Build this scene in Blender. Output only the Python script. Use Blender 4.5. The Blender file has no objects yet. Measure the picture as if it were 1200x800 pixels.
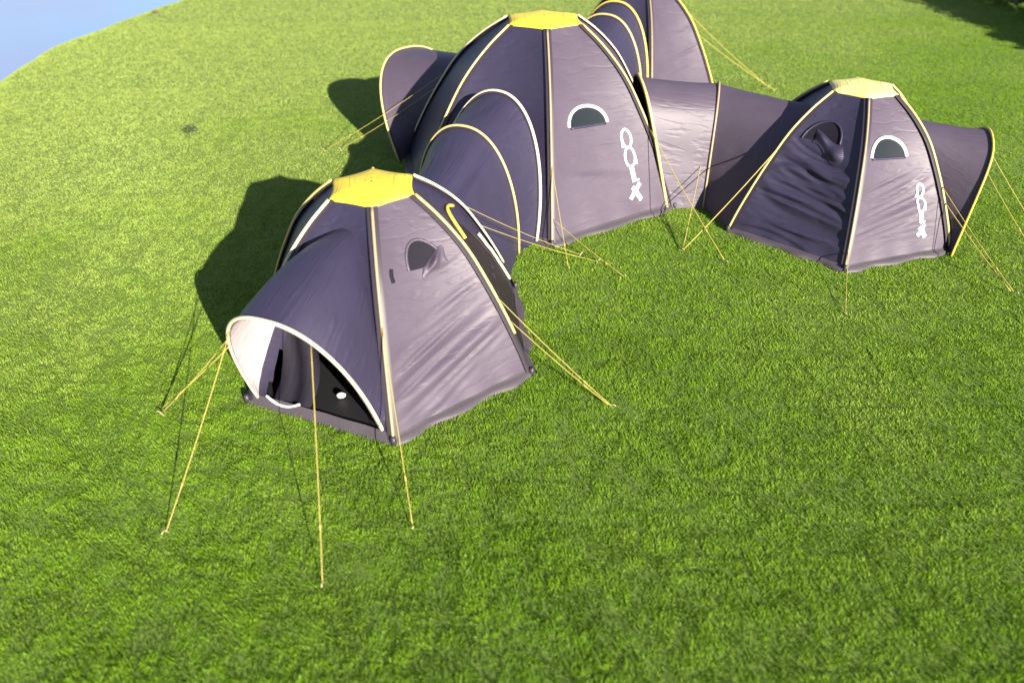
import bpy, math
import numpy as np
from mathutils import Vector, Matrix

RAD = math.radians
scene = bpy.context.scene
COL = scene.collection
rng = np.random.default_rng(7)

# ------------------------------------------------------------------ camera
CAM_H, PITCH, ROLL, F_PX = 4.9275, 0.62666, -0.00687, 834.94
cam_data = bpy.data.cameras.new("camera")
cam = bpy.data.objects.new("camera", cam_data)
COL.objects.link(cam)
scene.camera = cam
cam_data.sensor_width = 36.0
cam_data.lens = F_PX / 1200.0 * 36.0
cam_data.clip_start = 0.05
cam_data.clip_end = 5000
cam_data.dof.use_dof = True
cam_data.dof.focus_distance = 9.0
cam_data.dof.aperture_fstop = 0.5
_fw = Vector((0, math.cos(PITCH), -math.sin(PITCH)))
_r0 = Vector((1, 0, 0))
_u0 = Vector((0, math.sin(PITCH), math.cos(PITCH)))
_r = _r0 * math.cos(ROLL) + _u0 * math.sin(ROLL)
_u = -_r0 * math.sin(ROLL) + _u0 * math.cos(ROLL)
m3 = Matrix((_r, _u, -_fw)).transposed()
cam.matrix_world = Matrix.Translation((0, 0, CAM_H)) @ m3.to_4x4()

# ------------------------------------------------------------------ sun, sky, exposure
SUN_XY = Vector((1.32, -2.30))          # towards the sun, per unit of height
SUN_EL = math.atan(1 / SUN_XY.length)
to_sun = Vector((SUN_XY.x, SUN_XY.y, 1)).normalized()
sun_d = bpy.data.lights.new("sun", 'SUN')
sun_d.energy = 5.0
sun_d.angle = RAD(0.5)
sun_d.color = (1.0, 0.90, 0.77)
sun = bpy.data.objects.new("sun", sun_d)
sun.rotation_euler = to_sun.to_track_quat('Z', 'Y').to_euler()
sun.location = (20, -30, 30)
COL.objects.link(sun)

world = bpy.data.worlds.new("World")
scene.world = world
world.use_nodes = True
wn, wl = world.node_tree.nodes, world.node_tree.links
wn.clear()
w_out = wn.new('ShaderNodeOutputWorld')
w_bg = wn.new('ShaderNodeBackground')
w_bg.inputs['Strength'].default_value = 0.04
w_sky = wn.new('ShaderNodeTexSky')
w_sky.sky_type = 'NISHITA'
w_sky.sun_disc = False
w_sky.sun_elevation = SUN_EL
w_sky.sun_rotation = math.atan2(to_sun.x, to_sun.y)
w_sky.altitude = 100
w_sky.ozone_density = 3.0
w_tc = wn.new('ShaderNodeTexCoord')
w_sep = wn.new('ShaderNodeSeparateXYZ')
w_abs = wn.new('ShaderNodeMath'); w_abs.operation = 'ABSOLUTE'
w_add = wn.new('ShaderNodeMath'); w_add.operation = 'ADD'; w_add.inputs[1].default_value = 0.03
w_com = wn.new('ShaderNodeCombineXYZ')
wl.new(w_tc.outputs['Generated'], w_sep.inputs[0])
wl.new(w_sep.outputs['Z'], w_abs.inputs[0])
wl.new(w_abs.outputs[0], w_add.inputs[0])
wl.new(w_sep.outputs['X'], w_com.inputs['X'])
wl.new(w_sep.outputs['Y'], w_com.inputs['Y'])
wl.new(w_add.outputs[0], w_com.inputs['Z'])
wl.new(w_com.outputs[0], w_sky.inputs['Vector'])
# thin high cloud, all round the sky
w_map = wn.new('ShaderNodeMapping'); w_map.inputs['Scale'].default_value = (2.2, 2.2, 9.0)
w_noise = wn.new('ShaderNodeTexNoise'); w_noise.inputs['Scale'].default_value = 2.0
w_noise.inputs['Detail'].default_value = 5
w_ramp = wn.new('ShaderNodeValToRGB')
w_ramp.color_ramp.elements[0].position = 0.42; w_ramp.color_ramp.elements[0].color = (0.35, 0.35, 0.35, 1)
w_ramp.color_ramp.elements[1].position = 0.75; w_ramp.color_ramp.elements[1].color = (0.95, 0.95, 0.95, 1)
w_mix = wn.new('ShaderNodeMixRGB'); w_mix.inputs['Color2'].default_value = (3.1, 3.5, 5.2, 1)
wl.new(w_tc.outputs['Generated'], w_map.inputs[0])
wl.new(w_map.outputs[0], w_noise.inputs['Vector'])
wl.new(w_noise.outputs['Fac'], w_ramp.inputs[0])
wl.new(w_ramp.outputs[0], w_mix.inputs['Fac'])
wl.new(w_sky.outputs[0], w_mix.inputs['Color1'])
wl.new(w_mix.outputs[0], w_bg.inputs['Color'])
wl.new(w_bg.outputs[0], w_out.inputs['Surface'])

scene.view_settings.view_transform = 'Standard'
scene.view_settings.look = 'None'
scene.view_settings.exposure = 2.05
scene.view_settings.gamma = 1.0

# ------------------------------------------------------------------ materials
def new_mat(name):
    m = bpy.data.materials.new(name)
    m.use_nodes = True
    nt = m.node_tree
    return m, nt.nodes, nt.links, nt.nodes['Principled BSDF']

def fabric_mat(name, col, rough=0.5, bump=0.35, spec=0.5, trans=0.0, crease=1.0):
    """tent cloth: slightly mottled, with small creases that run across the panel"""
    m, n, l, b = new_mat(name)
    tc = n.new('ShaderNodeTexCoord')
    n1 = n.new('ShaderNodeTexNoise'); n1.inputs['Scale'].default_value = 3.0; n1.inputs['Detail'].default_value = 4
    l.new(tc.outputs['Object'], n1.inputs['Vector'])
    mx = n.new('ShaderNodeMixRGB')
    mx.inputs['Color1'].default_value = (*[c * 0.86 for c in col], 1)
    mx.inputs['Color2'].default_value = (*[min(1, c * 1.2) for c in col], 1)
    l.new(n1.outputs['Fac'], mx.inputs['Fac'])
    l.new(mx.outputs[0], b.inputs['Base Color'])
    b.inputs['Roughness'].default_value = rough
    b.inputs['Specular IOR Level'].default_value = spec
    mp = n.new('ShaderNodeMapping'); mp.inputs['Scale'].default_value = (0.9, 7.0, 1.0)
    mp.inputs['Rotation'].default_value = (0, 0, 0.12)
    l.new(tc.outputs['UV'], mp.inputs['Vector'])
    n2 = n.new('ShaderNodeTexNoise'); n2.inputs['Scale'].default_value = 2.2; n2.inputs['Detail'].default_value = 2.5
    n2.inputs['Roughness'].default_value = 0.45; n2.inputs['Distortion'].default_value = 0.4
    l.new(mp.outputs[0], n2.inputs['Vector'])
    bp = n.new('ShaderNodeBump'); bp.inputs['Strength'].default_value = bump; bp.inputs['Distance'].default_value = 0.06 * crease
    sb = n.new('ShaderNodeMath'); sb.operation = 'SUBTRACT'; sb.inputs[1].default_value = 0.5
    ab = n.new('ShaderNodeMath'); ab.operation = 'ABSOLUTE'
    mi = n.new('ShaderNodeMath'); mi.operation = 'MULTIPLY_ADD'; mi.inputs[1].default_value = -1.1
    l.new(n2.outputs['Fac'], sb.inputs[0]); l.new(sb.outputs[0], ab.inputs[0]); l.new(ab.outputs[0], mi.inputs[0]); l.new(n2.outputs['Fac'], mi.inputs[2])
    l.new(mi.outputs[0], bp.inputs['Height'])
    l.new(bp.outputs[0], b.inputs['Normal'])
    if trans:
        out = n['Material Output']
        tr = n.new('ShaderNodeBsdfTranslucent'); l.new(mx.outputs[0], tr.inputs['Color'])
        ms = n.new('ShaderNodeMixShader'); ms.inputs[0].default_value = trans
        l.new(b.outputs[0], ms.inputs[1]); l.new(tr.outputs[0], ms.inputs[2]); l.new(ms.outputs[0], out.inputs['Surface'])
    return m

def plain_mat(name, col, rough=0.5, var=0.12, spec=0.4, scale=18.0):
    m, n, l, b = new_mat(name)
    tc = n.new('ShaderNodeTexCoord')
    n1 = n.new('ShaderNodeTexNoise'); n1.inputs['Scale'].default_value = scale; n1.inputs['Detail'].default_value = 3
    l.new(tc.outputs['Object'], n1.inputs['Vector'])
    mx = n.new('ShaderNodeMixRGB')
    mx.inputs['Color1'].default_value = (*[c * (1 - var) for c in col], 1)
    mx.inputs['Color2'].default_value = (*[min(1, c * (1 + var)) for c in col], 1)
    l.new(n1.outputs['Fac'], mx.inputs['Fac'])
    l.new(mx.outputs[0], b.inputs['Base Color'])
    b.inputs['Roughness'].default_value = rough
    b.inputs['Specular IOR Level'].default_value = spec
    return m

M_FAB_SHADE = fabric_mat('grey_violet_cloth_shaded', (0.017, 0.0145, 0.033), rough=0.48, bump=0.20, spec=0.42)  # dark copy of the cloth: shade put into the colour of shaded sides
M_FABT_SHADE = fabric_mat('grey_violet_tunnel_cloth_shaded', (0.017, 0.0145, 0.034), rough=0.5, bump=0.22, spec=0.42)  # same dark copy for the tunnels, shade in the colour
M_FAB_LIT = fabric_mat('grey_violet_cloth_lit', (0.045, 0.0355, 0.054), rough=0.52, bump=0.16, spec=0.35)  # lighter copy of the same cloth: sunlight painted into sunlit sides and tunnels
M_CAP = fabric_mat('yellow_cap_cloth', (0.50, 0.39, 0.025), rough=0.6, bump=0.35)
M_CAPP = fabric_mat('faded_yellow_cap_cloth', (0.50, 0.46, 0.16), rough=0.6, bump=0.35)
M_CREAM = plain_mat('cream_pole_sleeve', (0.40, 0.32, 0.12), rough=0.45)
M_WHITE = plain_mat('white_pole_sleeve', (0.48, 0.42, 0.29), rough=0.45)
M_TAN = plain_mat('tan_pole_sleeve', (0.22, 0.17, 0.105), rough=0.5)
M_YEL = plain_mat('yellow_pole', (0.42, 0.33, 0.05), rough=0.45)
M_SEAM = plain_mat('dark_seam_tape', (0.022, 0.018, 0.026), rough=0.5)
M_SKIRT = plain_mat('grey_mud_skirt', (0.040, 0.034, 0.042), rough=0.6)
M_MESH = plain_mat('window_mesh', (0.005, 0.009, 0.013), rough=0.6, spec=0.14, scale=60)
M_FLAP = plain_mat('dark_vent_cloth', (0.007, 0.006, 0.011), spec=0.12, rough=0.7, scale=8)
M_DOOR = plain_mat('dark_door_cloth', (0.011, 0.008, 0.011), spec=0.2, rough=0.6, scale=8)
M_TRIM = plain_mat('white_trim', (0.55, 0.53, 0.52), rough=0.5, var=0.05)
M_LOGO = plain_mat('white_print', (0.62, 0.60, 0.66), rough=0.6, var=0.05)
M_LIN = fabric_mat('pale_inner_lining', (0.33, 0.29, 0.31), rough=0.7, bump=0.2, trans=0.15)
M_FLOOR = plain_mat('dark_groundsheet', (0.007, 0.007, 0.009), rough=0.6)
M_ROPE = plain_mat('yellow_guy_rope', (0.27, 0.22, 0.05), rough=0.7, scale=40)
M_PEG = plain_mat('dull_metal_peg', (0.35, 0.30, 0.16), rough=0.4)

# ------------------------------------------------------------------ mesh helpers
class MB:
    def __init__(self):
        self.v = []; self.f = []; self.uv = []; self.n = 0
    def grid(self, P, UV=None, keep=None, closed=False):
        """P: (a, b, 3) array of points"""
        a, b = P.shape[:2]
        base = self.n
        self.v.append(P.reshape(-1, 3)); self.n += a * b
        if UV is None:
            uu, vv = np.meshgrid(np.linspace(0, 1, b), np.linspace(0, 1, a)); UV = np.stack([uu, vv], -1)
        self.uv.append(np.asarray(UV).reshape(-1, 2))
        for i in range(a - 1):
            for j in range(b if closed else b - 1):
                if keep is not None and not keep[i, j]: continue
                k = (j + 1) % b
                self.f.append((base + i * b + j, base + i * b + k, base + (i + 1) * b + k, base + (i + 1) * b + j))
    def tube(self, pts, rad, sides=8, caps=True):
        pts = np.asarray(pts, float); n = len(pts)
        rad = np.broadcast_to(np.asarray(rad, float), (n,))
        T = np.gradient(pts, axis=0); T /= np.linalg.norm(T, axis=1)[:, None] + 1e-12
        ref = np.array([0, 0, 1.0]) if abs(T[0, 2]) < 0.9 else np.array([1.0, 0, 0])
        N = np.cross(T[0], ref); N /= np.linalg.norm(N)
        rings = []
        ang = np.linspace(0, 2 * np.pi, sides, endpoint=False)
        for i in range(n):
            N = N - T[i] * (N @ T[i]); N /= np.linalg.norm(N) + 1e-12
            B = np.cross(T[i], N)
            rings.append(pts[i] + rad[i] * (np.cos(ang)[:, None] * N + np.sin(ang)[:, None] * B))
        base = self.n
        self.grid(np.array(rings), closed=True)
        if caps:
            self.f.append(tuple(base + k for k in range(sides))[::-1])
            self.f.append(tuple(base + (n - 1) * sides + k for k in range(sides)))
    def poly(self, pts):
        pts = np.asarray(pts, float); base = self.n
        self.v.append(pts); self.n += len(pts); self.uv.append(pts[:, :2]); self.f.append(tuple(range(base, base + len(pts))))
    def build(self, name, mat, parent=None, smooth=True, loc=None):
        V = np.concatenate(self.v)
        me = bpy.data.meshes.new(name)
        me.from_pydata(V.tolist(), [], self.f)
        UV = np.concatenate(self.uv)
        lay = me.uv_layers.new(name='UVMap')
        idx = np.empty(len(me.loops), np.int32); me.loops.foreach_get('vertex_index', idx)
        lay.data.foreach_set('uv', UV[idx].astype(np.float32).ravel())
        if smooth: me.polygons.foreach_set('use_smooth', np.ones(len(me.polygons), bool))
        me.materials.append(mat)
        me.update()
        o = bpy.data.objects.new(name, me); COL.objects.link(o)
        if parent is not None: o.parent = parent
        if loc is not None: o.location = loc
        return o

def empty(name, loc, label, cat, group=None):
    o = bpy.data.objects.new(name, None); COL.objects.link(o)
    o.empty_display_size = 0.3
    o.location = loc; o['label'] = label; o['category'] = cat
    if group: o['group'] = group
    return o

def tag(o, label=None, cat=None, group=None, kind=None):
    if label: o['label'] = label
    if cat: o['category'] = cat
    if group: o['group'] = group
    if kind: o['kind'] = kind
    return o

def vnoise(x, y, scale, seed):
    """smooth value noise in [0, 1]"""
    r = np.random.default_rng(seed).random((256, 256))
    x = np.asarray(x) * scale + 1000; y = np.asarray(y) * scale + 1000
    i = np.floor(x).astype(int); j = np.floor(y).astype(int)
    fx = x - i; fy = y - j
    fx = fx * fx * (3 - 2 * fx); fy = fy * fy * (3 - 2 * fy)
    g = lambda a, b: r[a % 256, b % 256]
    return (g(i, j) * (1 - fx) + g(i + 1, j) * fx) * (1 - fy) + (g(i, j + 1) * (1 - fx) + g(i + 1, j + 1) * fx) * fy

# ------------------------------------------------------------------ the field: level ground whose left edge falls away as a bank
EDGE_Y = np.array([-400, 0, 10, 17.3, 21.6, 27.5, 34, 60, 400.0])
EDGE_X = np.array([-11.8, -11.8, -12.1, -12.55, -13.1, -12.3, -10.5, -4, 29.0])
def terrain_z(x, y):
    x = np.asarray(x, float); y = np.asarray(y, float)
    e = np.interp(y, EDGE_Y, EDGE_X) + 0.25 * (vnoise(x * 0, y, 0.5, 3) - 0.5) + 0.12 * (vnoise(x * 0, y, 1.7, 5) - 0.5)
    d = e - x
    bank = -0.36 * (d + np.sqrt(d * d + 0.35)) 
    bank = np.where(d < -6, 0, bank + 0.36 * (-6 + np.sqrt(36.35)) * np.clip((d + 6) / 6, 0, 1) * 0)
    return bank + 0.02 * (vnoise(x, y, 0.8, 11) - 1.0)

def axis(lo, hi, step, far):
    core = np.arange(lo, hi + step / 2, step)
    g = step * 1.25 ** np.arange(1, 60); g = np.cumsum(g); g = g[g < far]
    return np.concatenate([(lo - g)[::-1], core, hi + g])
gx = axis(-20, 19, 0.35, 500); gy = axis(-4, 36, 0.35, 500)
GX, GY = np.meshgrid(gx, gy)
tb = MB(); tb.grid(np.stack([GX, GY, terrain_z(GX, GY)], -1), UV=np.stack([GX, GY], -1))
m, n, l, b = new_mat('turf_soil')
tc = n.new('ShaderNodeTexCoord')
na = n.new('ShaderNodeTexNoise'); na.inputs['Scale'].default_value = 0.35; na.inputs['Detail'].default_value = 5
nb = n.new('ShaderNodeTexNoise'); nb.inputs['Scale'].default_value = 14; nb.inputs['Detail'].default_value = 4
l.new(tc.outputs['Object'], na.inputs['Vector']); l.new(tc.outputs['Object'], nb.inputs['Vector'])
mx = n.new('ShaderNodeMixRGB'); mx.inputs['Color1'].default_value = (0.085, 0.150, 0.015, 1); mx.inputs['Color2'].default_value = (0.13, 0.20, 0.025, 1)
mx2 = n.new('ShaderNodeMixRGB'); mx2.blend_type = 'MULTIPLY'; mx2.inputs['Fac'].default_value = 0.6
l.new(na.outputs['Fac'], mx.inputs['Fac']); l.new(mx.outputs[0], mx2.inputs['Color1']); l.new(nb.outputs['Fac'], mx2.inputs['Color2'])
l.new(mx2.outputs[0], b.inputs['Base Color']); b.inputs['Roughness'].default_value = 0.95
M_SOIL = m
tag(tb.build('ground', M_SOIL), 'grassy field that drops away beyond its far left rim', kind='structure')

# grass blades
def grass_material():
    m, n, l, b = new_mat('grass_blades')
    at = n.new('ShaderNodeAttribute'); at.attribute_name = 'tint'
    ramp = n.new('ShaderNodeValToRGB')
    e = ramp.color_ramp.elements
    e[0].position = 0.0; e[0].color = (0.034, 0.098, 0.005, 1)
    e[1].position = 1.0; e[1].color = (0.25, 0.325, 0.075, 1)
    x = ramp.color_ramp.elements.new(0.35); x.color = (0.088, 0.185, 0.007, 1)
    x = ramp.color_ramp.elements.new(0.62); x.color = (0.145, 0.262, 0.012, 1)
    l.new(at.outputs['Fac'], ramp.inputs[0])
    l.new(ramp.outputs[0], b.inputs['Base Color'])
    b.inputs['Roughness'].default_value = 0.6; b.inputs['Specular IOR Level'].default_value = 0.10
    tr = n.new('ShaderNodeBsdfTranslucent'); l.new(ramp.outputs[0], tr.inputs['Color'])
    ms = n.new('ShaderNodeMixShader'); ms.inputs[0].default_value = 0.42
    out = n['Material Output']
    l.new(b.outputs[0], ms.inputs[1]); l.new(tr.outputs[0], ms.inputs[2]); l.new(ms.outputs[0], out.inputs['Surface'])
    return m
M_GRASS = grass_material()

FOOT = []   # hexagon footprints kept clear of grass: (x, y, radius)
def make_grass():
    xs, ys, sc = [], [], []
    bands = [(-1.5, 1.6, 1800, 1.6), (1.6, 4.0, 8000, 1.0), (4.0, 7.0, 6500, 1.0), (7.0, 11.0, 4200, 1.15), (11.0, 17.0, 2600, 1.25), (17.0, 24.0, 1700, 1.4), (24.0, 36.0, 900, 1.7)]
    for y0, y1, dens, s in bands:
        hw = 8.0 + 0.56 * y1
        x0, x1 = max(-hw, -15.5), min(hw, 20)
        k = int((y1 - y0) * (x1 - x0) * dens)
        xs.append(rng.uniform(x0, x1, k)); ys.append(rng.uniform(y0, y1, k)); sc.append(np.full(k, s))
    x = np.concatenate(xs); y = np.concatenate(ys); s = np.concatenate(sc)
    out = np.abs(x) - (2.2 + 0.58 * y)                      # thinner, larger blades further out
    ok = (out < 0) | (rng.random(len(x)) < 0.34)
    s = np.where(out > 0, s * 1.6, s)
    for fx, fy, fr in FOOT: ok &= (x - fx) ** 2 + (y - fy) ** 2 > fr * fr
    x, y, s = x[ok], y[ok], s[ok]
    k = len(x)
    clump = vnoise(x, y, 9.0, 21) * 0.55 + vnoise(x, y, 4.0, 22) * 0.45
    patch = vnoise(x, y, 0.55, 23) * 0.6 + vnoise(x, y, 1.6, 24) * 0.4
    hgt = (0.012 + 0.021 * (clump * (1 - .5 * np.clip((y - 9) / 9, 0, 1)) + .18 * np.clip((y - 9) / 9, 0, 1))) * rng.uniform(0.7, 1.3, k) * (0.75 + 0.25 * s)
    wid = 0.0055 * s * rng.uniform(0.7, 1.3, k)
    lean_a = 2 * np.pi * (vnoise(x, y, 6.0, 31) * 1.5) + rng.normal(0, 0.9, k)
    lean = np.clip(rng.normal(0.75, 0.35, k), 0.05, 1.5)
    fa = rng.uniform(0, 2 * np.pi, k)
    z = terrain_z(x, y)
    P = np.stack([x, y, z - 0.002], -1)
    side = np.stack([np.cos(fa), np.sin(fa), np.zeros(k)], -1) * wid[:, None]
    tip = np.stack([np.cos(lean_a) * np.sin(lean), np.sin(lean_a) * np.sin(lean), np.cos(lean)], -1) * hgt[:, None] * 1.5
    V = np.stack([P - side, P + side, P + tip], 1).reshape(-1, 3)
    me = bpy.data.meshes.new('grass')
    me.vertices.add(3 * k); me.vertices.foreach_set('co', V.astype(np.float32).ravel())
    me.loops.add(3 * k); me.loops.foreach_set('vertex_index', np.arange(3 * k, dtype=np.int32))
    me.polygons.add(k); me.polygons.foreach_set('loop_start', np.arange(0, 3 * k, 3, dtype=np.int32))
    me.polygons.foreach_set('loop_total', np.full(k, 3, np.int32))
    # turf tint: clumps and patches, with distance haze painted in as paler far-left grass
    haze = np.clip((y - 5 - 1.1 * x) / 26, 0, 1)
    tint = 0.35 + (0.26 - 0.14 * np.clip((y - 5) / 9, 0, 1)) * (clump - 0.5) + 0.32 * patch + 0.72 * haze ** .9 + rng.normal(0, 1, k) * (.10 - .08 * np.clip((y - 8) / 10, 0, 1))
    tint += 0.10 * np.clip((x + 1) / 5, 0, 1) * np.clip((y - 3) / 4, 0, 1)
    bare = np.exp(-(((x + 11.9) / 0.9) ** 2 + ((y - 25.0) / 1.6) ** 2))
    tint = np.clip(tint + 0.8 * bare, 0, 1)
    a = me.attributes.new('tint', 'FLOAT', 'FACE'); a.data.foreach_set('value', tint.astype(np.float32))
    me.materials.append(M_GRASS)
    me.update(); me.validate()
    o = bpy.data.objects.new('grass', me); COL.objects.link(o)
    tag(o, 'short bright green lawn grass round the tents', kind='stuff')
    print('grass blades', k)

# ------------------------------------------------------------------ tents
PROF = np.array([(1, 0), (.95, .12), (.86, .30), (.72, .54), (.57, .75), (.40, .905), (.26, 1.0)])
_L = np.r_[0, np.cumsum(np.hypot(*(np.diff(PROF * [1, 1.05], axis=0).T)))]; _L /= _L[-1]
def _smooth_profile():
    """Catmull-Rom through the measured points, tabulated"""
    t = np.linspace(0, 1, 201)
    m_ = np.gradient(PROF, _L, axis=0)
    k = np.clip(np.searchsorted(_L, t, side='right') - 1, 0, len(_L) - 2)
    h = (_L[k + 1] - _L[k])[:, None]; u = ((t - _L[k])[:, None]) / h
    return t, ((2*u**3 - 3*u**2 + 1) * PROF[k] + (u**3 - 2*u**2 + u) * h * m_[k] + (-2*u**3 + 3*u**2) * PROF[k+1] + (u**3 - u**2) * h * m_[k+1])
PT, PV = _smooth_profile()

class Tent:
    def __init__(s, x, y, phi, R, h, rc, mult):
        s.x, s.y, s.phi, s.R, s.h, s.rc, s.mult = x, y, phi, R, h, rc, mult
        s.folds = {}
    def rz(s, i, v):
        rho = (np.interp(v, PT, PV[:, 0]) - .26) / .74
        return s.rc + (s.R * s.mult[i % 6] - s.rc) * rho, np.interp(v, PT, PV[:, 1]) * s.h
    def pole(s, i, v, off=0.0):
        v = np.asarray(v, float)
        a = s.phi + i * np.pi / 3
        r, z = s.rz(i, v)
        return np.stack([(r + off * 0.8) * np.cos(a), (r + off * 0.8) * np.sin(a), z + off * 0.55], -1)
    def base(s, i, u, v):
        A = s.pole(i, v); B = s.pole(i + 1, v)
        return A * (1 - u)[..., None] + B * u[..., None]
    def normal(s, i, u, v):
        e = 1e-3
        du = s.base(i, u + e, v) - s.base(i, u - e, v)
        v0 = np.clip(v - e, 0, 1); v1 = np.clip(v + e, 0, 1)
        dv = s.base(i, u, v1) - s.base(i, u, v0)
        N = np.cross(du, dv)
        return N / (np.linalg.norm(N, axis=-1)[..., None] + 1e-12)
    def pt(s, i, u, v, off=0.0):
        """a point on the cloth of side i, off metres proud of it"""
        u = np.asarray(u, float); v = np.asarray(v, float); i = i % 6
        u, v = np.broadcast_arrays(u, v)
        w = np.clip(4 * u * (1 - u), 0, 1)
        d = -0.035 * s.h * w * np.sin(np.pi * np.clip(v, 0, 1)) ** 0.7
        edge = np.clip(w * 2.2, 0, 1)
        for (amp, v0, slope, curve, wd, uc, uw) in s.folds.get(i, ()):
            line = v0 + slope * (u - .5) + curve * (u - .5) ** 2
            t = (v - line) / wd
            d = d + amp * (np.exp(-t * t) - 0.6 * np.exp(-((t - 1.7) / 1.2) ** 2)) * np.exp(-((u - uc) / uw) ** 2) * edge
        # light ripples near the hem
        d = d + 0.006 * np.sin(u * 23 + i) * np.exp(-(v / .10) ** 2) * edge
        return s.base(i, u, v) + s.normal(i, u, v) * (d + off)[..., None]
    def random_folds(s, i, k, amp, seed, lo=0.06, hi=0.6, slope=0.12):
        r = np.random.default_rng(seed)
        out = list(s.folds.get(i, ()))
        for _ in range(k):
            out.append((amp * r.uniform(-1, 1), r.uniform(lo, hi), slope + r.normal(0, .07), r.normal(0, .15), r.uniform(.012, .03), r.uniform(.1, .9), r.uniform(.18, .5)))
        s.folds[i] = out

def strip_on(mb, t, i, path, width, off=0.006, thick=0.006):
    """a flat ribbon following (u, v) points on side i; width in metres; has thickness"""
    path = np.asarray(path, float)
    C = t.pt(i, path[:, 0], path[:, 1], off); N = t.normal(i, path[:, 0], path[:, 1])
    T = np.gradient(C, axis=0); T /= np.linalg.norm(T, axis=1)[:, None] + 1e-12
    S = np.cross(T, N); S /= np.linalg.norm(S, axis=1)[:, None] + 1e-12
    w = np.broadcast_to(np.asarray(width, float), (len(path),))[:, None] / 2
    ring = np.stack([C - S * w, C - S * w * .8 + N * thick, C + S * w * .8 + N * thick, C + S * w], 1)
    mb.grid(ring)

def stroke(pts, k=10):
    pts = np.asarray(pts, float); t = np.linspace(0, len(pts) - 1, (len(pts) - 1) * k + 1)
    return np.stack([np.interp(t, range(len(pts)), pts[:, 0]), np.interp(t, range(len(pts)), pts[:, 1])], -1)

def build_logo(t, i, uc0, v0, uc1, v1, wu, panel, wid):
    """white print down the side: two ringed letters, an upright and a splayed mark"""
    mb = MB()
    def at(a, c): # a across (-1..1), c down (0..1)
        return (uc0 + (uc1 - uc0) * c + wu * a, v0 + (v1 - v0) * c)
    def ring(c0, c1):
        th = np.linspace(0, 2 * np.pi, 33)
        return np.array([at(np.cos(q) * .85, (c0 + c1) / 2 + (c1 - c0) / 2 * np.sin(q)) for q in th])
    strip_on(mb, t, i, ring(.0, .25), wid, off=.005)
    strip_on(mb, t, i, stroke([at(-.85, .08), at(-.95, .24)]), wid, off=.008)
    strip_on(mb, t, i, ring(.25, .52), wid, off=.0065)
    strip_on(mb, t, i, stroke([at(.85, .36), at(.95, .50)]), wid, off=.0095)
    strip_on(mb, t, i, stroke([at(0, .53), at(0.1, .72)]), wid * 2.1, off=.005)
    strip_on(mb, t, i, stroke([at(-.3, .725), at(.85, .715)]), wid * .7, off=.0095)
    strip_on(mb, t, i, stroke([at(-.9, .96), at(0, .86), at(.95, .77)]), wid * 1.7, off=.005)
    strip_on(mb, t, i, stroke([at(-.4, .80), at(.1, .87), at(.8, 1.0)]), wid * 1.9, off=.008)
    return mb.build('logo', M_LOGO, panel, smooth=False)

def arch_uv(u0, u1, vb, va, n=25, tilt=0.0):
    s = np.linspace(np.pi, 0, n)
    u = (u0 + u1) / 2 + (u1 - u0) / 2 * np.cos(s)
    return np.stack([u, vb + tilt * (u - (u0 + u1) / 2) + (va - vb) * np.sin(s) ** .8], -1)

def build_window(t, i, u0, u1, vb, va, panel, tilt=0.0, trim=0.055):
    A = arch_uv(u0, u1, vb, va, tilt=tilt)
    mb = MB(); rows = []
    for k in np.linspace(0, 1, 8):
        vbase = vb + tilt * (A[:, 0] - (u0 + u1) / 2)
        rows.append(t.pt(i, A[:, 0], vbase + (A[:, 1] - vbase) * k, 0.004 - 0.0 * k))
    mb.grid(np.array(rows)); mb.build('window_mesh', M_MESH, panel)
    mb = MB(); strip_on(mb, t, i, A, trim, off=0.008, thick=0.02); mb.build('window_trim', M_TRIM, panel)
    # the rolled-down cover below the opening
    mb = MB(); u = np.linspace(u0 + .02, u1 - .02, 12)
    mb.tube(t.pt(i, u, vb + tilt * (u - (u0 + u1) / 2) - .006, .012), .016, 8); mb.build('window_flap', M_FAB_SHADE, panel)

def build_vent(t, i, u0, u1, vb, va, panel, flap, tilt=0.0, seed=1):
    """an open half-round vent: dark net, a narrow rim, and its loose cover sagging over one lower corner"""
    A = arch_uv(u0, u1, vb, va, 31, tilt=tilt)
    um = (u0 + u1) / 2; vbase = vb + tilt * (A[:, 0] - um)
    mb = MB(); rows = [t.pt(i, A[:, 0], vbase + (A[:, 1] - vbase) * k, 0.004) for k in np.linspace(0, 1, 8)]
    mb.grid(np.array(rows)); mb.build('vent_net', M_FLAP, panel)
    mb = MB(); strip_on(mb, t, i, A, .028, off=.006, thick=.012); mb.build('vent_rim', panel.data.materials[0], panel)
    f0, f1, vt, vl = flap                      # the cover: from f0 to f1 across, vt down to vl
    mb = MB(); rows = []
    a = np.linspace(0, 1, 25)
    for k in np.linspace(0, 1, 15):
        u = f0 + (f1 - f0) * a + .02 * np.sin(k * 4 + seed)
        v = vt - .035 * np.sin(a * 3.1 + seed) + (vl - vt - .02 * np.sin(a * 5 + seed * 2)) * k
        bul = .012 + .05 * np.sin(np.pi * min(1, k * 1.1)) * np.sin(np.pi * a) ** .7 * (1 + .5 * np.sin(a * 9 + seed + k * 3))
        rows.append(t.pt(i, u, v, 0.0) + t.normal(i, u, v) * bul[:, None])
    mb.grid(np.array(rows)); mb.build('vent_flap', panel.data.materials[0], panel)

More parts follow.
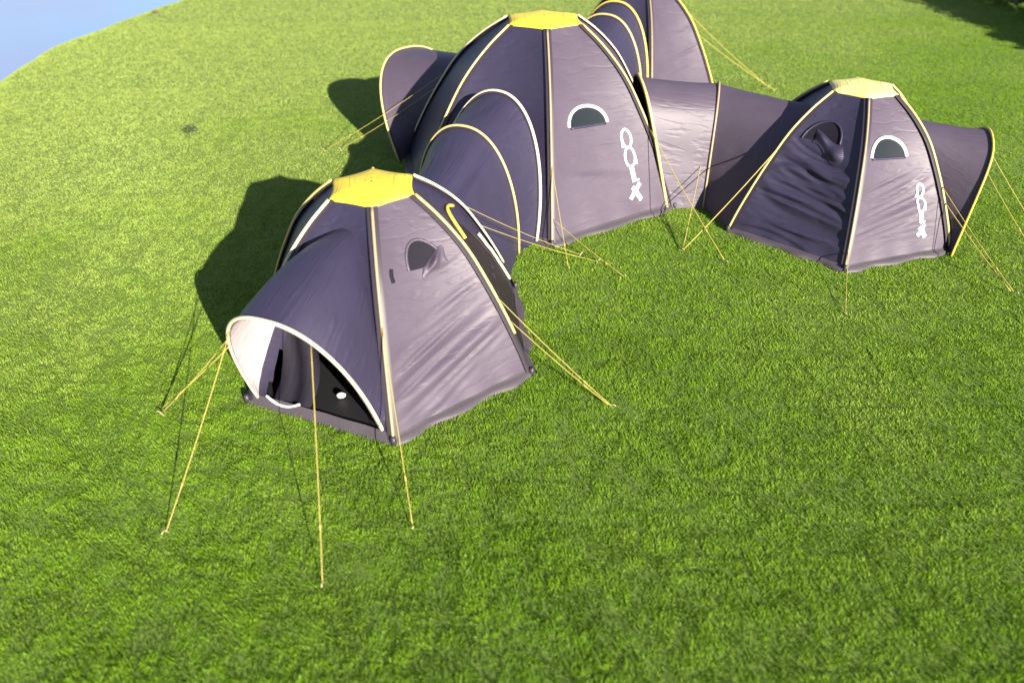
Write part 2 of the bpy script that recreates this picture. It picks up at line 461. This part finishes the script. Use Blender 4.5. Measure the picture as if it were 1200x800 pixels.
def make_cap(t, root, mat, over=0.03):
    mb = MB(); rings = []
    vtx = np.array([t.pole(i, 1.0) for i in range(6)])
    per = []
    for i in range(6):
        for k in range(6):
            f = k / 6; p = vtx[i] * (1 - f) + vtx[(i + 1) % 6] * f
            per.append(p * np.array([1 - .05 * 4 * f * (1 - f)] * 2 + [1]))
    per = np.array(per); c = np.array([0, 0, t.h])
    top = t.h + 0.055
    for q, z in ((0.02, 0.045), (.3, .042), (.6, .034), (.85, .018), (1.0, .0), (1.06, -.012), (1.075, -.035)):
        R_ = per * np.array([q, q, 0]); R_[:, 2] = top + z - .03
        rings.append(R_)
    mb.grid(np.array(rings), closed=True)
    return mb.build('roof_cap', mat, root)

def build_tent(t, name, label, group, cap_mat, pole_mats, feats, low_cover=None, gap=None, pale=()):
    root = empty(name, (t.x, t.y, 0), label, 'tent', group)
    make_cap(t, root, cap_mat)
    nu, nv = 37, 131
    uu, vv = np.meshgrid(np.linspace(0, 1, nu), np.linspace(0, 1, nv))
    panels = []
    for i in range(6):
        mb = MB(); keep = None
        if gap and i == gap[0]:
            _, g0, g1, gb, ga = gap
            um = (uu[:-1, :-1] + uu[1:, 1:]) / 2; vm = (vv[:-1, :-1] + vv[1:, 1:]) / 2
            q = (um - (g0 + g1) / 2) / ((g1 - g0) / 2)
            top = gb + (ga - gb) * np.sqrt(np.clip(1 - np.abs(q) ** 2.4, 0, 1))
            keep = ~((np.abs(q) < 1) & (vm > gb) & (vm < top))
        mb.grid(t.pt(i, uu, vv), UV=np.stack([uu * 2 + i * 2.3, vv * 2], -1), keep=keep)
        panels.append(mb.build('side_panel', M_FAB_LIT if i in pale else M_FAB_SHADE, root))  # pale: sides given the lit copy of the cloth
        # pale hem lying along the ground
        mb = MB(); u = np.linspace(0.0, 1.0, 30)
        P0 = t.pt(i, u, u * 0 + .025, .0046); N = t.normal(i, u, u * 0)
        N[:, 2] = 0; N /= np.linalg.norm(N, axis=1)[:, None]
        P1 = t.pt(i, u, u * 0 + .001, .008); P1[:, 2] = .035
        wob = (.05 + .025 * np.sin(u * 17 + i * 2)) [:, None]
        P2 = P1 + N * wob; P2[:, 2] = .03
        P3 = P2 + N * .012; P3[:, 2] = -.01
        if not (gap and i == gap[0]): mb.grid(np.array([P0, P1, P2, P3])); mb.build('mud_skirt', M_SKIRT, root)
    v = np.linspace(0, 1, 34)
    for i in range(6):
        lo = (low_cover or {}).get(i, 0.0)
        vv_ = np.linspace(lo, .992, 34)
        mb = MB(); mb.tube(t.pole(i, vv_, .030), .0165, 8)
        p_ = mb.build('pole', pole_mats[i], root)
        # seam tape under the pole, and the pole's dark foot
        a = t.phi + i * np.pi / 3
        tang = np.array([-np.sin(a), np.cos(a), 0])
        C = t.pole(i, v, .0046)
        out = np.array([np.cos(a), np.sin(a), .5])
        ring = np.stack([C - tang * .055 - out * .004, C - tang * .02 + out * .012, C + tang * .02 + out * .012, C + tang * .055 - out * .004], 1)
        mb = MB(); mb.grid(ring); mb.build('seam_tape', M_SEAM, p_)
        mb = MB(); f0 = t.pole(i, np.array([0.0]), .03)[0]
        mb.tube([f0 + [0, 0, -.03], f0 + [0, 0, .02], f0 + [0, 0, .07]], [.03, .034, .026], 8)
        mb.build('pole_foot', M_SEAM, p_)
    mb = MB(); mb.poly([list(t.pole(i, np.array([0.0]))[0] * [.985, .985, 0] + [0, 0, .045]) for i in range(6)])
    mb.build('groundsheet', M_FLOOR, root, smooth=False)
    FOOT.append((t.x, t.y, t.R * .84))
    for f in feats: f(t, panels, root)
    return root, panels

def world_pole(t, i, v, off=.03): return t.pole(i, np.array([v]), off)[0] + np.array([t.x, t.y, 0])

def rope(root, A, G, r=.0046, sag=.03, peg=True):
    """guy rope from A (world) down to the ground at G (world x, y)"""
    A = np.asarray(A, float); g = np.array([G[0], G[1], float(terrain_z(G[0], G[1])) + .035])
    off = np.array([root.location.x, root.location.y, 0])
    t = np.linspace(0, 1, 14)[:, None]
    P = A * (1 - t) + g * t; P[:, 2] -= sag * np.linalg.norm(A - g) * .5 * (4 * t * (1 - t))[:, 0]
    mb = MB(); mb.tube(P - off, r, 6); o = mb.build('guy_rope', M_ROPE, root)
    # runner that tightens the rope
    k = P[10]; d = (P[11] - P[9]) / np.linalg.norm(P[11] - P[9])
    mb = MB(); mb.tube([k - d * .035 - off, k - off, k + d * .035 - off], [r * 1.4, r * 2.0, r * 1.4], 6); mb.build('rope_runner', M_ROPE, o)
    if peg:
        d = (g - A); d[2] = 0; d /= np.linalg.norm(d) + 1e-9
        mb = MB(); mb.tube([g - off + d * .05 + [0, 0, .02], g - off + d * .03 + [0, 0, .03], g - off + [0, 0, .02], g - off - d * .06 + [0, 0, -.1]], .0048, 6)
        mb.build('tent_peg', M_PEG, root)

# ---- arches and tunnels
def arch(M, az, w, h, lean, e, n=49, z0=0.0):
    s = np.linspace(0, np.pi, n); c, si = np.cos(s), np.sin(s)
    c = np.sign(c) * np.abs(c) ** e; si = np.abs(si) ** e
    a = RAD(az); L = RAD(lean)
    nn = np.array([math.cos(a), math.sin(a), 0]); t = np.array([-nn[1], nn[0], 0])
    d = np.array([0, 0, 1]) * math.cos(L) + nn * math.sin(L)
    return np.array([M[0], M[1], z0]) + w * c[:, None] * t + h * si[:, None] * d

def trapezoid(sr, sh, n=49, rounds=14):
    """hoop outline with straight walls and a flat roof: foot (1, 0), shoulder (sr, sh), ridge (0, 1)"""
    K = np.array([(1, 0), (sr, sh), (0, 1.0), (-sr, sh), (-1, 0)], float)
    L = np.r_[0, np.cumsum(np.linalg.norm(np.diff(K, axis=0), axis=1))]
    t = np.linspace(0, L[-1], n); P = np.stack([np.interp(t, L, K[:, 0]), np.interp(t, L, K[:, 1])], -1)
    for _ in range(rounds): P[1:-1] = .25 * P[:-2] + .5 * P[1:-1] + .25 * P[2:]
    return P
def box_arch(M, az, w, h, lean, sr, sh):
    P = trapezoid(sr, sh); a = RAD(az); L = RAD(lean)
    nn = np.array([math.cos(a), math.sin(a), 0]); t = np.array([-nn[1], nn[0], 0])
    return np.array([M[0], M[1], 0]) + w * P[:, :1] * t + h * P[:, 1:] * (np.array([0, 0, 1]) * math.cos(L) + nn * math.sin(L))
def face_box(t, i, u0, u1, va, sr, sh, off=-.012):
    P = trapezoid(sr, sh)
    return t.pt(i, (u0 + u1) / 2 - (u1 - u0) / 2 * P[:, 0], va * P[:, 1], off) + np.array([t.x, t.y, 0])

def loft(A, B, m=18, sag=.045, seed=0, wr=.012):
    r = np.random.default_rng(seed)
    t = np.linspace(0, 1, m)[:, None, None]
    P = A[None] * (1 - t) + B[None] * t
    cen = P.mean(1, keepdims=True); cen[:, :, 2] *= .6
    tt = t[:, :, 0]; k = np.linspace(0, 1, A.shape[0])[None, :]
    amt = sag * 4 * tt * (1 - tt) * np.sin(np.pi * k) ** .4
    # folds that run along the tunnel and fan out from the feet
    for _ in range(9):
        kc = r.uniform(.06, .94); sl = r.normal(0, .08); wd = r.uniform(.012, .03)
        amt = amt + wr * r.uniform(-1, 1) * np.exp(-((k - kc - sl * (tt - .5)) / wd) ** 2) * np.sin(np.pi * tt) ** .6
    return P + (cen - P) * amt[:, :, None]

def tunnel_sheet(root, A, B, seed, mat=None, sag=.045, name='tunnel_panel', wr=.012):
    off = np.array([root.location.x, root.location.y, 0])
    P = loft(A - off, B - off, sag=sag, seed=seed, wr=wr)
    mb = MB(); a, b = P.shape[:2]
    uu, vv = np.meshgrid(np.linspace(0, 1, b), np.linspace(0, 1, a))
    mb.grid(P, UV=np.stack([vv * 1.5 + seed * .7, uu * 3.4], -1))
    return mb.build(name, mat or M_FABT_SHADE, root)

def hoop(root, A, mat, r=.024, lo=0.0, hi=1.0, grow=1.0, seam=True):
    off = np.array([root.location.x, root.location.y, 0])
    n = len(A); P = (A - off)[int(lo * (n - 1)):int(hi * (n - 1)) + 1]
    cen = P.mean(0); cen[2] *= .5
    P = P + (P - cen) / (np.linalg.norm(P - cen, axis=1)[:, None]) * .022 * grow
    mb = MB(); mb.tube(P, r, 8); o = mb.build('hoop_pole', mat, root)
    if seam:
        mb = MB(); mb.tube(P - (P - cen) / (np.linalg.norm(P - cen, axis=1)[:, None]) * .020, r * 1.25, 8)
        mb.build('seam_tape', M_SEAM, o)
    return o

def face_arch(t, i, u0, u1, va, off=-.012, n=49, e=.85, vb=0.0):
    s = np.linspace(np.pi, 0, n); c, si = np.cos(s), np.sin(s)
    u = (u0 + u1) / 2 + (u1 - u0) / 2 * np.sign(c) * np.abs(c) ** e
    return t.pt(i, u, vb + (va - vb) * np.abs(si) ** e, off) + np.array([t.x, t.y, 0])

# ================================================================== the camp
G_T = 'dome tents of the joined camp'
G_U = 'tunnels joining the dome tents'
G_P = 'open ended porch tunnels on the tents'

# --- tent nearest: porch at its front
tA = Tent(-1.42, 6.85, RAD(-81.9), 1.739, 1.928, .454, [1, 1, 1.06, 1.04, 1, 1])
tA.folds[0] = [(.020, .34, .20, 0, .010, .35, .3), (-.018, .26, .22, 0, .009, .25, .25), (.014, .44, .15, 0, .012, .75, .25), (.016, .16, .24, 0, .010, .6, .4), (.036, .22, .22, 0, .030, .6, .5), (-.022, .29, .20, 0, .022, .3, .3), (.012, .42, .15, 0, .018, .6, .35), (.010, .12, .20, .1, .02, .6, .35), (-.010, .60, .10, 0, .015, .75, .25)]
tA.random_folds(0, 6, .009, 5, .08, .45, .2)
tA.random_folds(5, 6, .010, 6)
tA.random_folds(1, 6, .012, 8)
# --- big middle tent
tB = Tent(.515, 11.5, RAD(-88.2), 2.326, 2.557, .58, [1, 1, 1.10, 1.15, 1.18, 1.05])
tB.folds[0] = [(.010, .24, -.10, 0, .018, .35, .25), (.008, .07, .02, 0, .02, .3, .4)]
tB.random_folds(0, 4, .005, 15, .05, .45, -.03)
tB.random_folds(5, 4, .006, 16); tB.random_folds(4, 5, .012, 17)
# --- right tent
tC = Tent(4.92, 10.11, RAD(-102.9), 1.739, 1.928, .454, [1, 1, 1, 1, 1, 1])
tC.folds[5] = [(.024, .56, -.08, .2, .010, .3, .3), (-.024, .46, -.12, .1, .010, .45, .35), (.024, .36, -.1, 0, .010, .6, .35), (.022, .25, -.08, 0, .010, .4, .4), (.030, .50, -.10, .2, .025, .5, .5), (-.024, .40, -.12, .1, .03, .4, .4), (.030, .30, -.10, 0, .022, .45, .45), (-.020, .20, -.06, 0, .03, .6, .4), (.022, .12, -.05, 0, .02, .5, .5)]
tC.random_folds(5, 22, .026, 25, .05, .62, -.1)
tC.folds[0] = [(.014, .47, .15, 0, .009, .35, .3), (-.012, .32, .16, 0, .009, .5, .3), (.012, .21, .12, 0, .009, .3, .3), (.016, .44, .16, 0, .022, .35, .35), (-.014, .36, .17, 0, .02, .4, .3), (.018, .27, .16, 0, .022, .4, .4), (.012, .14, .05, 0, .02, .5, .4)]
tC.random_folds(0, 10, .013, 26, .05, .5, .15)
# --- tent at the back
tD = Tent(2.85, 16.6, RAD(-88), 1.85, 2.15, .48, [1] * 6)
for k in range(6): tD.random_folds(k, 9, .022, 40 + k, .05, .8, .1)

def featA(t, panels, root):
    build_vent(t, 0, .36, .76, .655, .79, panels[0], (.50, .80, .69, .615), tilt=-.05, seed=2)
    mb = MB(); strip_on(mb, t, 0, stroke([(.17, .70), (.16, .67), (.17, .64)]), .04, off=.008); mb.build('vent_strap', M_FLAP, panels[0])
    # zipped doorway on the next side: a hooked hoop end and a pole stub
    A = arch_uv(.12, .88, .03, .72, 41)
    mb = MB(); rows = [t.pt(1, A[:, 0], .03 + (A[:, 1] - .03) * k, .004) for k in np.linspace(0, 1, 14)]
    mb.grid(np.array(rows)); mb.build('door_panel', M_DOOR, panels[1])
    mb = MB(); strip_on(mb, t, 1, A, .03, off=.006); mb.build('door_zip', M_SEAM, panels[1])
    q = arch_uv(.30, 1.02, .30, .77, 41)[9:27]
    mb = MB(); mb.tube(t.pt(1, q[:, 0], q[:, 1], .03), .02, 8); mb.build('door_hoop', M_YEL, panels[1])
    q = stroke([(.86, .50), (.90, .30), (.92, .12)])
    mb = MB(); mb.tube(t.pt(1, q[:, 0], q[:, 1], .03), .02, 8); mb.build('door_hoop', M_WHITE, panels[1])
def featB(t, panels, root):
    build_window(t, 0, .215, .64, .495, .585, panels[0], tilt=-.03, trim=.045)
    build_logo(t, 0, .785, .435, .715, .085, .052, panels[0], .038)
    mb = MB(); strip_on(mb, t, 4, stroke([(.55, .45), (.62, .38), (.70, .36)]), .10, off=.01); mb.build('vent_flap', M_FAB_SHADE, panels[4])
def featC(t, panels, root):
    build_window(t, 0, .13, .67, .61, .735, panels[0], tilt=-.03, trim=.042)
    build_logo(t, 0, .79, .43, .745, .11, .044, panels[0], .034)
    build_vent(t, 5, .16, .66, .665, .80, panels[5], (.30, .74, .70, .60), tilt=.03, seed=5)

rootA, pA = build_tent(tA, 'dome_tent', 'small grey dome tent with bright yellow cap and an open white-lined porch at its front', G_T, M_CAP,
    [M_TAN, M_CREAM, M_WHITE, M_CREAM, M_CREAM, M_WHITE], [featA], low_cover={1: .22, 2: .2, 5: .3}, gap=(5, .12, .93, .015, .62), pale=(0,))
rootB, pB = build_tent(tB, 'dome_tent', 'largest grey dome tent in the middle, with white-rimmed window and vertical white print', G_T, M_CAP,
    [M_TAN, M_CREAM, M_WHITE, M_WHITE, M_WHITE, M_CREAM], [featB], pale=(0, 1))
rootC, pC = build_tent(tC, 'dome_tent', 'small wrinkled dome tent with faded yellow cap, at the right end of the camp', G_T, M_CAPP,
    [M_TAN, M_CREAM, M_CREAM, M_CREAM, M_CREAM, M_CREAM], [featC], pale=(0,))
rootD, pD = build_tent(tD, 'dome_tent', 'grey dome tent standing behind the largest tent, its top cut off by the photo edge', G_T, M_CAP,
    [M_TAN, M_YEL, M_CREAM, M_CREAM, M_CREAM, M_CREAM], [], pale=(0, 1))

# --- tunnel from the big tent to the near tent
tu = empty('tent_tunnel', (-.62, 9.1, 0), 'blue-sheened grey tunnel with two hoops between the big tent and the nearest tent', 'tent tunnel', G_U)
a1 = arch((-.42, 9.69), -119, .88, 1.96, -15, .92); a2 = arch((-.63, 9.28), -114, .79, 1.70, 0, .88); a3 = face_arch(tA, 2, .06, .94, .68)
tunnel_sheet(tu, a1, a2, 1, wr=.03); tunnel_sheet(tu, a2, a3, 2, sag=.06, wr=.035)
hoop(tu, a1, M_WHITE, .024); hoop(tu, a2, M_CREAM, .018)
# --- tunnel from the big tent to the right tent
tv = empty('tent_tunnel', (3.0, 11.1, 0), 'straight-topped grey tunnel linking the big tent to the right end tent', 'tent tunnel', G_U)
b1 = box_arch((2.42, 11.24), 3, .88, 1.90, -14, .64, .88); b2 = box_arch((3.21, 11.18), -12, .82, 1.75, 0, .58, .84); b3 = face_box(tC, 4, .02, .98, .86, .75, .86)
tunnel_sheet(tv, b1, b2, 3, mat=M_FAB_LIT, sag=.02, wr=.016); tunnel_sheet(tv, b2, b3, 4, mat=M_FAB_LIT, sag=.02, wr=.016)
hoop(tv, b1, M_CREAM, .024); hoop(tv, b2, M_TAN, .017)
# --- tunnel from the big tent to the tent behind
tw = empty('tent_tunnel', (1.8, 14.3, 0), 'grey hooped tunnel at the back, leading from the big tent to the tent behind it', 'tent tunnel', G_U)
c0 = face_arch(tB, 2, .08, .92, .62)[::-1]; c1 = arch((1.79, 14.33), 62, .85, 2.04, 0, .86); c2 = arch((1.98, 14.94), 63, .84, 2.12, 6, .88)
tunnel_sheet(tw, c0, c1, 5); tunnel_sheet(tw, c1, c2, 6)
hoop(tw, c1, M_CREAM, .021); hoop(tw, c2, M_YEL, .026)
# --- porch tunnels
pa = empty('porch_tunnel', (-1.98, 5.5, 0), 'open porch tunnel with pale lining at the front of the nearest tent', 'porch tunnel', G_P)
d1 = arch((-1.98, 5.50), -111, .73, 1.54, 17, .82); d2 = face_arch(tA, 5, .04, .97, .88, e=.75)[::-1]
tunnel_sheet(pa, d1, d2, 7, sag=-.09)
ins = lambda A, k: (A - A.mean(0)) * k + A.mean(0)
tunnel_sheet(pa, ins(d1, .985), ins(d2, .975), 7, mat=M_LIN, sag=-.085, name='inner_lining')
hoop(pa, d1, M_WHITE, .018, seam=False)
pe = empty('porch_tunnel', (-1.0, 13.4, 0), 'plain grey porch tunnel leaning out behind the left side of the big tent', 'porch tunnel', G_P)
e1 = arch((-1.25, 13.0), 129, .98, 1.90, 32, .79); e2 = face_arch(tB, 3, .03, .97, .66)[::-1]
tunnel_sheet(pe, e1, e2, 8, mat=M_FAB_LIT); hoop(pe, e1, M_CREAM, .020)
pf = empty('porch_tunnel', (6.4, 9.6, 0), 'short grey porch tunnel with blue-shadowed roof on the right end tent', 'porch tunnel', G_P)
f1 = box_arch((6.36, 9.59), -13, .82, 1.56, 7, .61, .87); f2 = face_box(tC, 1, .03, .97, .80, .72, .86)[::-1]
tunnel_sheet(pf, f1, f2, 9, mat=M_FAB_LIT, sag=.02); hoop(pf, f1, M_YEL, .016)

# door parts inside the near porch
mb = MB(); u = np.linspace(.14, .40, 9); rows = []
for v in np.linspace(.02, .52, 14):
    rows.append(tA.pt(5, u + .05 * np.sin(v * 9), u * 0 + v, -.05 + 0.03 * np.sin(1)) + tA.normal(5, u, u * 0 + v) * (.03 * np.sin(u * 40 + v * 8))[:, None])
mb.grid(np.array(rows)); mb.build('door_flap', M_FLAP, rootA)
mb = MB(); u = np.linspace(.12, .36, 14)
mb.tube(tA.pt(5, u, .05 - .03 * np.sin((u - .12) / .24 * np.pi), .02), .014, 8); mb.build('door_sill', M_TRIM, rootA)
mb = MB(); u = np.linspace(.0, 1.0, 20); P1 = tA.pt(5, u, u * 0 + .002, .01); P2 = tA.pt(5, u, u * 0 + .04, .01)
P0 = P1.copy(); N = tA.normal(5, u, u * 0); P0 += N * .05; P0[:, 2] = -.01; P1[:, 2] = .035
mb.grid(np.array([P2, P1, P0])); mb.build('door_threshold', M_SKIRT, rootA)
bm_ = MB()
r_ = np.random.default_rng(3)
th, ph = np.meshgrid(np.linspace(0, np.pi, 9), np.linspace(0, 2 * np.pi, 12, endpoint=False), indexing='ij')
rr = .04 * (1 + .35 * (vnoise(th * 3, ph * 2, 1.0, 9) - .5)); rr[:, 0] = rr[:, 0]
bm_.grid(np.stack([rr * np.sin(th) * np.cos(ph) * 1.3, rr * np.sin(th) * np.sin(ph), rr * np.cos(th) * .8], -1), closed=True)
tag(bm_.build('cloth_bundle', M_TRIM, loc=(-1.80, 5.74, .09)), 'small white crumpled bundle just inside the dark porch doorway', 'bundle')

# ------------------------------------------------------------------ guy ropes
rope(rootA, world_pole(tA, 0, .50), (-.87, 4.06), .0048)
rope(rootA, world_pole(tA, 1, .42), (1.03, 5.61), .0048); rope(rootA, world_pole(tA, 1, .30), (1.00, 5.63), .0048, peg=False)
rope(rootA, world_pole(tA, 2, .66), (.98, 8.85), .0036); rope(rootA, world_pole(tA, 2, .50), (1.2, 8.65), .0036)
rope(pa, d1[36], (-3.63, 5.54), .0046); rope(pa, d1[38], (-3.66, 5.62), .006, peg=False); rope(pa, d1[34], (-2.99, 4.02), .0046)
rope(pa, d1[16], (-1.53, 3.49), .0046)
rope(rootB, world_pole(tB, 0, .36), (.78, 8.49), .005); rope(rootB, world_pole(tB, 0, .12), (1.5, 8.26), .005)
rope(rootB, world_pole(tB, 1, .42), (2.96, 8.63), .0062); rope(rootB, world_pole(tB, 4, .55), (-3.49, 12.89), .0048); rope(rootB, world_pole(tB, 4, .45), (-3.20, 12.95), .0048)
rope(tv, b2[12], (2.45, 9.0), .0062)
rope(rootC, world_pole(tC, 5, .55), (2.45, 8.98), .0078, peg=False); rope(rootC, world_pole(tC, 0, .10), (4.13, 7.33), .0046)
rope(rootC, world_pole(tC, 1, .40), (6.47, 7.76), .0046); rope(rootC, world_pole(tC, 1, .30), (6.44, 7.80), .006, peg=False)
rope(pf, f1[14], (7.3, 8.7), .0046); rope(pf, f1[18], (7.7, 9.2), .0046)
rope(pe, e1[32], (-3.0, 14.3), .0048)
rope(rootD, world_pole(tD, 1, .75), (5.94, 16.69), .006); rope(rootD, world_pole(tD, 1, .55), (6.0, 16.4), .006)

# ------------------------------------------------------------------ hedge beyond the right edge, and small growth
def leaf_cloud(P, size, seed, squash=1.0):
    r = np.random.default_rng(seed); k = len(P)
    n_ = r.normal(size=(k, 3)); n_ /= np.linalg.norm(n_, axis=1)[:, None]
    t_ = np.cross(n_, r.normal(size=(k, 3))); t_ /= np.linalg.norm(t_, axis=1)[:, None]
    b_ = np.cross(n_, t_); s_ = (size * r.uniform(.6, 1.3, k))[:, None]
    V = np.stack([P - t_ * s_, P - b_ * s_ * .5 + n_ * s_ * .15, P + t_ * s_, P + b_ * s_ * .5 + n_ * s_ * .15], 1).reshape(-1, 3)
    return V, [(4 * i, 4 * i + 1, 4 * i + 2, 4 * i + 3) for i in range(k)]
def leaf_obj(name, V, F, mat, parent=None, loc=None):
    me = bpy.data.meshes.new(name); me.from_pydata(V.tolist(), [], F); me.materials.append(mat)
    o = bpy.data.objects.new(name, me); COL.objects.link(o)
    if parent: o.parent = parent
    if loc is not None: o.location = loc
    return o
def leaf_mat(name, c1, c2):
    m, n, l, b = new_mat(name)
    oi = n.new('ShaderNodeTexCoord'); nz = n.new('ShaderNodeTexNoise'); nz.inputs['Scale'].default_value = 2.5; nz.inputs['Detail'].default_value = 6
    l.new(oi.outputs['Object'], nz.inputs['Vector'])
    mx = n.new('ShaderNodeMixRGB'); mx.inputs['Color1'].default_value = (*c1, 1); mx.inputs['Color2'].default_value = (*c2, 1)
    l.new(nz.outputs['Fac'], mx.inputs['Fac']); l.new(mx.outputs[0], b.inputs['Base Color']); b.inputs['Roughness'].default_value = .5
    return m
M_LEAF = leaf_mat('hedge_leaf', (.02, .05, .012), (.06, .11, .025)); M_BARK = plain_mat('hedge_bark', (.09, .065, .045), rough=.9)
hg = empty('hedge', (16.9, 20, 0), 'dark clipped hedge at the right side of the field, casting shade on the grass', 'hedge')
r_ = np.random.default_rng(12); k = 22000
hy = r_.uniform(-14, 16, k); hx = r_.normal(0, .42, k); hz = r_.uniform(.05, 1, k) ** .8
top = 2.05 + .25 * (vnoise(hy * 0, hy, .9, 51) - .5) + .2 * (vnoise(hy * 0, hy, 2.6, 52) - .5)
hx = np.clip(hx, -.85, .85) * (1.1 - .35 * hz); hz = hz * top
V, F = leaf_cloud(np.stack([hx, hy, hz], -1), .13, 13)
tag(leaf_obj('foliage', V, F, M_LEAF, hg), kind='stuff')
for j, yy in enumerate(np.arange(-13.5, 16, 1.5)):
    mb = MB(); mb.tube([(0, yy, -.05), (.04, yy + .1, .6), (-.05, yy - .1, 1.3), (.02, yy, 1.75)], [.06, .05, .035, .015], 6); mb.build('stem', M_BARK, hg)

def small_plant(name, loc, k, rad, hgt, size, label, cat, c1, c2, seed):
    root = empty(name, loc, label, cat)
    r = np.random.default_rng(seed); a = r.uniform(0, 2 * np.pi, k); q = np.sqrt(r.random(k)) * rad
    V, F = leaf_cloud(np.stack([q * np.cos(a), q * np.sin(a), r.random(k) * hgt * (1 - .6 * (q / rad) ** 2)], -1), size, seed + 1)
    leaf_obj('leaves', V, F, leaf_mat(name + '_leaf', c1, c2), root)
    mb = MB()
    for j in range(5):
        b_ = j * 1.3; mb.tube([(0, 0, -.02), (.3 * rad * math.cos(b_), .3 * rad * math.sin(b_), hgt * .4), (.6 * rad * math.cos(b_), .6 * rad * math.sin(b_), hgt * .7)], [.008, .006, .003], 5)
    mb.build('stems', M_BARK, root)
small_plant('weed_clump', (-6.41, 14.05, 0), 260, .13, .13, .03, 'small dark weed clump alone on the open lawn left of the tents', 'weed', (.02, .04, .01), (.05, .07, .02), 61)
zz = float(terrain_z(-11.75, 25.6))
small_plant('shrub', (-11.75, 25.6, zz), 160, .13, .12, .035, 'tiny dark shrub on the far rim of the field against the sky', 'shrub', (.06, .07, .03), (.14, .12, .06), 71)

make_grass()
